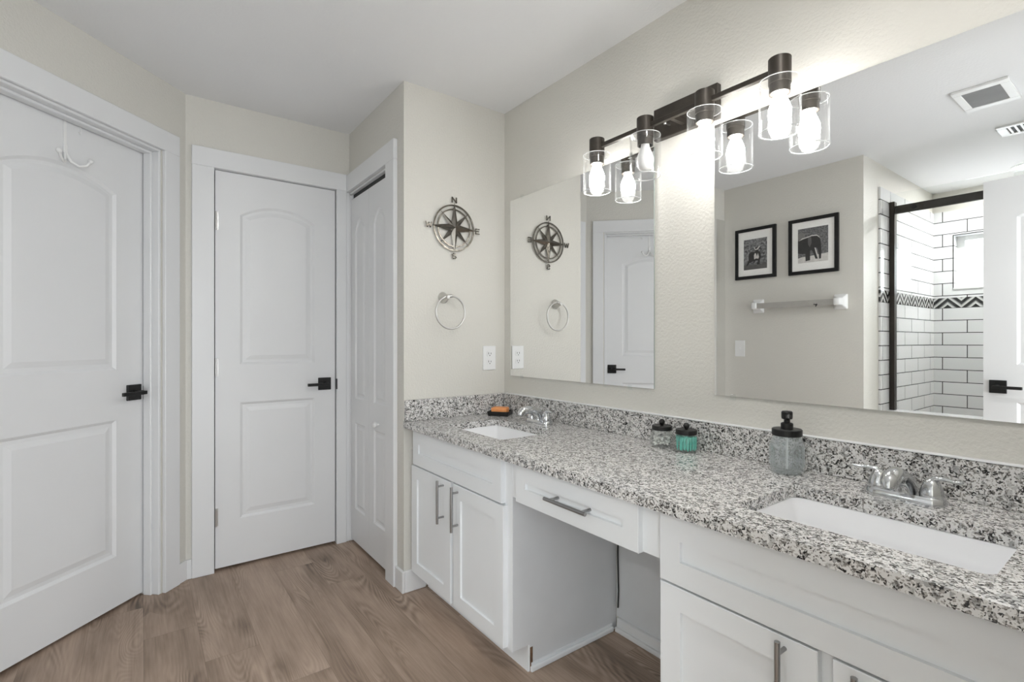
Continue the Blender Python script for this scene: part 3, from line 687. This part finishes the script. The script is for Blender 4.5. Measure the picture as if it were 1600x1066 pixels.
tr = thing('towel_ring', (0, -.366, 1.39), 'brushed nickel towel ring on the compass wall', 'towel ring')
bm = NB(); lathe(bm, [(.027, 0), (.0275, .004), (.022, .014), (.016, .028), (.012, .040), (.011, .050), (.008, .055)], T=Matrix.Translation((0, -.372, 1.385)) @ Matrix.Rotation(PI/2, 4, 'Y'), n=32); tube(bm, [(.045, -.378, 1.388), (.045, -.345, 1.392)], [.008, .0085], 14)
link('post', bm, M['nickel'], tr, 45)
bm = NB(); torus(bm, .080, .0048, (.046, -.354, 1.312)); link('ring', bm, M['nickel'], tr, 80)

def plate(name, T, label, kind, cat):
    """wall plate; local x right, z up, -y out of the wall"""
    r = thing(name, T.translation, label, cat)
    bm = NB(); box(bm, -.040, .040, -.006, -.0003, -.063, .063, .003, 2, T); link('cover_plate', bm, M['plastic'], r)
    if kind == 'outlet':
        for z in (.021, -.021):
            bm = NB(); loft(bm, [[T @ Vector((x, y, zz+z)) for x, zz in rrect(-.017, .017, -.0145, .0145, .008, 4)] for y in (-.0055, -.008)]); s_ = link('socket', bm, M['plastic'], r)
            bm = NB(); box(bm, -.0085, -.006, -.0086, -.007, z-.002, z+.008, T=T); box(bm, .006, .0085, -.0086, -.007, z-.002, z+.007, T=T); lathe(bm, [(.0026, .007), (.0026, .0086)], T=T @ Matrix.Translation((0, 0, z-.008)) @ Matrix.Rotation(PI/2, 4, 'X'), n=12)
            link('slot', bm, M['dark'], s_)
    else:
        bm = NB(); box(bm, -.005, .005, -.0075, -.005, -.012, .012, T=T); link('toggle_slot', bm, M['plastic'], r)
        bm = NB(); box(bm, -.0035, .0035, -.016, -.006, -.002, .008, .001, 1, T=T); link('toggle', bm, M['plastic'], r)
    for z in ((0,) if kind == 'outlet' else (.03, -.03)):
        bm = NB(); lathe(bm, [(.003, .0055), (.003, .0068)], T=T @ Matrix.Translation((0, 0, z)) @ Matrix.Rotation(PI/2, 4, 'X'), n=12); link('screw', bm, M['plastic'], r)
    return r
plate('power_outlet', Matrix.Translation((0, -.100, 1.084)) @ Matrix.Rotation(PI/2, 4, 'Z'), 'white duplex power outlet on the compass wall near the mirror', 'outlet', 'outlet')
TPW = Matrix.Translation((0, -W, 0)) @ Matrix.Rotation(PI, 4, 'Z')      # picture wall: local -y -> +y ; local x -> -x
plate('light_switch', Matrix.Translation((.084, -W, 1.114)) @ Matrix.Rotation(PI, 4, 'Z'), 'white light switch on the picture wall, below the left photo', 'switch', 'switch')

# ------------------------------------------------------------------ picture wall (seen in the near mirror)
def tone(name, v, t=(1, .97, .92)): return soft_var(mat(name, (v,)*3, .6), (v*.88*t[0], v*.88*t[1], v*.88*t[2]), (v*1.1*t[0], v*1.1*t[1], v*1.1*t[2]), 40)
PT = [tone('print_dark', .038), tone('print_grey', .12), tone('print_light', .62), tone('print_mid', .2)]
def foliage_print(name, lo, hi, scale):
    m = mat(name, (.2,)*3, .55); tc = nd(m, 'ShaderNodeTexCoord'); n = nd(m, 'ShaderNodeTexNoise', Scale=scale, Detail=6., Roughness=.7)
    r = ramp(m, [(.36, lo), (.66, hi)]); ln(m, tc, 'Object', n, 'Vector'); ln(m, n, 'Fac', r, 'Fac'); ln(m, r, 'Color', P(m), 'Base Color'); return m
PF1 = foliage_print('print_bush', .012, .38, 60); PF2 = foliage_print('print_tree_line', .05, .26, 90)
def photo(x0, x1, z0, z1, win, label, shapes, back, fw):
    r = thing('framed_photo', ((x0+x1)/2, -W, z0), label, 'picture', 'black framed photographs')
    y = -W
    bm = NB()
    for b in ((x0, x1, z0, z0+fw), (x0, x1, z1-fw, z1), (x0, x0+fw, z0+fw, z1-fw), (x1-fw, x1, z0+fw, z1-fw)): box(bm, b[0], b[1], y+.001, y+.020, b[2], b[3])
    link('frame', bm, M['black'], r)
    bm = NB(); box(bm, x0+fw, x1-fw, y+.001, y+.012, z0+fw, z1-fw); link('mat_board', bm, M['cotton'], r, label='cream white mat board')
    a0, a1, b0, b1 = win
    bm = NB()
    def poly(pts, mi, lift):
        vs = [bm.verts.new((a0+u*(a1-a0), y+.0122+lift, b0+v*(b1-b0))) for u, v in pts]; f = bm.faces.new(vs); f.material_index = mi
        f.normal_update()
        if f.normal.y < 0: f.normal_flip()
    poly([(0, 0), (1, 0), (1, 1), (0, 1)], 4, 0)
    for k, (pts, mi) in enumerate(shapes): poly(pts, mi, .0003*(k+1))
    link('print', bm, PT+[back], r, recalc=False)
    return r
def cv(pts, x0, x1, y0, y1): return [((x-x0)/(x1-x0), (y1-y)/(y1-y0)) for x, y in pts]
EB = (573, 768, 180, 432)
ele = [(cv([(573, 395), (600, 388), (660, 385), (768, 375), (768, 432), (573, 432)], *EB), 2),
       (cv([(573, 215), (600, 205), (625, 222), (615, 245), (590, 258), (573, 262)], *EB), 3),
       (cv([(573, 268), (600, 250), (640, 242), (665, 234), (695, 236), (713, 252), (722, 295), (726, 350), (724, 412), (711, 414), (709, 372), (700, 338), (688, 325), (700, 375), (704, 411), (688, 411), (676, 370), (662, 342), (653, 352), (654, 416), (624, 421), (622, 366), (600, 364), (573, 358)], *EB), 0),
       (cv([(640, 250), (660, 243), (664, 290), (652, 322), (640, 300)], *EB), 1),
       (cv([(682, 328), (690, 332), (703, 380), (707, 408), (702, 408), (690, 365)], *EB), 2),
       (cv([(578, 268), (602, 250), (640, 243), (662, 236), (696, 237), (712, 252), (718, 266), (698, 246), (664, 243), (640, 250), (604, 258)], *EB), 2)]
DB = (223, 378, 242, 463)
der = [(cv([(223, 430), (260, 425), (320, 432), (378, 420), (378, 463), (223, 463)], *DB), 1),
       (cv([(258, 345), (275, 335), (300, 338), (322, 332), (335, 345), (340, 380), (332, 400), (330, 430), (322, 430), (318, 402), (285, 404), (262, 415), (246, 435), (240, 428), (256, 395)], *DB), 0),
       (cv([(292, 362), (299, 346), (306, 350), (312, 372), (319, 348), (326, 376), (322, 390), (306, 386), (294, 392)], *DB), 2),
       (cv([(292, 316), (304, 308), (316, 306), (330, 310), (334, 318), (322, 322), (322, 344), (300, 346), (302, 324)], *DB), 0),
       (cv([(290, 300), (297, 303), (302, 318), (312, 316), (326, 300), (334, 302), (318, 324), (300, 326)], *DB), 2)]
photo(.053, .366, 1.650, 2.040, (.120, .300, 1.722, 1.955), 'smaller-print framed black and white photo of a horned animal in brush', der, PF1, .024)
photo(.457, .780, 1.645, 2.040, (.520, .716, 1.725, 1.968), 'framed black and white photo of an elephant, nearest the shower', ele, PF2, .024)

tb = thing('towel_bar', (.51, -W, 1.44), 'taupe towel bar on white ceramic posts under the framed photos', 'towel bar')
for x in (.232, .790):
    bm = NB(); y = -W
    def rr_(h, y_, r_=.008, dz=0): return [(x+a, y_, 1.437+b+dz) for a, b in rrect(-h, h, -h*1.25, h*1.25, r_, 4)]
    loft(bm, [rr_(.041, y+.0005), rr_(.041, y+.006), rr_(.034, y+.014), rr_(.021, y+.028), rr_(.019, y+.075), rr_(.014, y+.080)])
    link('bracket', bm, M['plastic'], tb, 45)
bm = NB(); box(bm, .243, .779, -W+.045, -W+.072, 1.415, 1.455, .002, 2); link('bar', bm, M['clearbar'], tb)
bm = NB()
ring = [(.650, -W+.0555+.016*math.cos(a), 1.438+.016*math.sin(a)) for a in [2*PI*k/16*.85+.6 for k in range(17)]]
tube(bm, ring, .003, 8); tube(bm, [(p[0]+.018, p[1], p[2]) for p in ring], .003, 8); tube(bm, [(.648, -W+.072, 1.424), (.672, -W+.072, 1.424)], .003, 8); tube(bm, [(.668, -W+.070, 1.424), (.668, -W+.088, 1.408), (.668, -W+.090, 1.420)], .0028, 8)
tag(link('hook_clip', bm, M['black'], None, 60), 'small black wire hook clipped on the taupe towel bar', 'hook')

# ------------------------------------------------------------------ shower
bm = NB(); box(bm, XS, XS+.012, YS, -2.50, .0, 1.44); box(bm, XS, XS+.012, YS, -2.50, 1.522, 2.225)
struct('trim_8', bm, M['tile_y'], 'white subway tile with black grout on the shower side wall', 'tile')
bm = NB(); box(bm, XS, XS+.0125, YS, -2.50, 1.44, 1.522); struct('trim_9', bm, M['band_y'], 'black and white chevron border on the shower side wall', 'tile')
bm = NB(); yy = YS
for b in ((XS+.012, WX0, 0, 1.44), (WX1, XR, 0, 1.44), (WX0, WX1, 0, 1.44), (XS+.012, WX0, 1.522, 2.225), (WX1, XR, 1.522, 2.225), (WX0, WX1, 1.522, WZ0), (WX0, WX1, WZ1, 2.225)): box(bm, b[0], b[1], yy, yy+.012, b[2], b[3])
# tiled reveal of the window
box(bm, WX0, WX0+.004, yy-.075, yy+.012, WZ0, WZ1); box(bm, WX0+.004, WX1, yy-.075, yy+.012, WZ1-.004, WZ1)
struct('trim_10', bm, M['tile_x'], 'white subway tile with black grout around the shower window', 'tile')
bm = NB(); box(bm, XS+.012, XR, yy, yy+.0125, 1.44, 1.522); struct('trim_11', bm, M['band_x'], 'black and white chevron border under the shower window', 'tile')
bm = NB()
for b in ((WX0-.003, WX0+.003, WZ0-.003, WZ1+.003), (WX0-.003, WX1, WZ1-.003, WZ1+.003), (WX0-.003, WX1, WZ0-.003, WZ0+.003)): box(bm, b[0], b[1], yy+.012, yy+.0135, b[2], b[3])
struct('trim_12', bm, M['dark'], 'dark grout outline around the shower window recess', 'trim')
wn = thing('window_1', (1.5, YS-.05, WZ0), 'small bright window with white frame in the shower', 'window', kind='structure')
bm = NB()
for b in ((WX0, WX0+.055, WZ0, WZ1), (WX1-.055, WX1, WZ0, WZ1), (WX0+.055, WX1-.055, WZ0, WZ0+.04), (WX0+.055, WX1-.055, WZ1-.04, WZ1), (1.505, 1.535, WZ0+.04, WZ1-.04)): box(bm, b[0], b[1], YS-.105, YS-.075, b[2], b[3], .003, 1)
link('frame', bm, M['plastic'], wn)
bm = NB(); box(bm, WX0+.05, WX1-.05, YS-.092, YS-.088, WZ0+.035, WZ1-.035); link('pane', bm, M['winpane'], wn)
bm = NB(); box(bm, WX0, WX1, YS-.075, YS+.018, WZ0-.004, WZ0+.012, .003, 1); link('sill', bm, M['plastic'], wn)
# low shower wall, glass and black frame
bm = NB(); box(bm, XS+.0125, XR-.0, -2.76, -2.62, 0, .690, .004, 2); struct('trim_13', bm, M['porcelain'], 'glossy white ledge under the shower glass', 'trim')
sg = thing('shower_screen', (1.55, -2.69, .69), 'sliding glass shower screen with dark bronze post and top rail', 'shower screen')
bm = NB(); box(bm, XS+.0125, XS+.043, -2.715, -2.665, .6905, 2.145, .002, 1); link('post', bm, M['rail'], sg)
bm = NB(); box(bm, XS+.043, XR-.001, -2.700, -2.680, 2.060, 2.115, .002, 1); rl = link('top_rail', bm, M['rail'], sg)
for x in (1.07, 1.62, 2.1):
    bm = NB(); lathe(bm, [(.016, 0), (.016, .006), (.012, .010), (.002, .011)], T=Matrix.Translation((x, -2.680, 2.088)) @ Matrix.Rotation(-PI/2, 4, 'X'), n=20); link('roller_cap', bm, M['black'], rl, 40)
bm = NB(); box(bm, XS+.02, 1.60, -2.675, -2.667, .692, 2.20); link('glass_panel', bm, M['pane'], sg)
bm = NB(); box(bm, 1.55, XR-.004, -2.713, -2.705, .692, 2.20); link('glass_panel', bm, M['pane'], sg)

# ------------------------------------------------------------------ ceiling fittings (seen in the near mirror)
vf = thing('exhaust_fan', (1.585, -1.79, H), 'white ceiling exhaust fan cover with grey grille', 'vent')
bm = NB()
x0, x1, y0, y1 = 1.484, 1.690, -1.945, -1.635
for b in ((x0, x1, y0, -1.905), (x0, x1, -1.675, y1), (x0, 1.516, -1.905, -1.675), (1.655, x1, -1.905, -1.675)): box(bm, b[0], b[1], b[2], b[3], H-.014, H-.0003, .002, 1)
link('cover', bm, M['plastic'], vf)
bm = NB(); box(bm, 1.514, 1.657, -1.907, -1.673, H-.004, H-.0003); link('backing', bm, M['dark'], vf)
bm = NB()
for k in range(30): box(bm, 1.515, 1.656, -1.903+k*.0078, -1.8985+k*.0078, H-.012, H-.004)
link('grille', bm, M['grille'], vf)
vr = thing('air_register', (1.66, -2.45, H), 'white slatted air register in the ceiling near the shower', 'vent')
bm = NB(); x0, x1, y0, y1 = 1.525, 1.83, -2.55, -2.36
for b in ((x0, x1, y0, y0+.03), (x0, x1, y1-.03, y1), (x0, x0+.04, y0+.03, y1-.03), (x1-.04, x1, y0+.03, y1-.03)): box(bm, b[0], b[1], b[2], b[3], H-.01, H-.0003, .002, 1)
link('cover', bm, M['plastic'], vr)
bm = NB(); box(bm, x0+.03, x1-.03, y0+.02, y1-.02, H-.003, H-.0003); link('backing', bm, M['dark'], vr)
bm = NB()
for k in range(9): box(bm, x0+.046+k*.025, x0+.056+k*.025, y0+.028, y1-.028, H-.009, H-.003)
link('slats', bm, M['plastic'], vr)
def can(x, y, label, lens='lens'):
    rc = thing('recessed_light', (x, y, H), label, 'light')
    bm = NB(); lathe(bm, [(.065, H-.001), (.095, H-.001), (.095, H-.004), (.085, H-.008), (.066, H-.006), (.065, H-.001)], (x, y, 0), 40, False, False); link('trim_ring', bm, M['plastic'], rc, 35)
    bm = NB(); lathe(bm, [(.066, H-.003), (.066, H-.0045)], (x, y, 0), 40); link('lens', bm, M[lens], rc)
can(1.53, -3.38, 'round lit recessed light over the shower')
can(1.98, -.86, 'round lit recessed light in the ceiling over the near end of the vanity', 'lens_room')
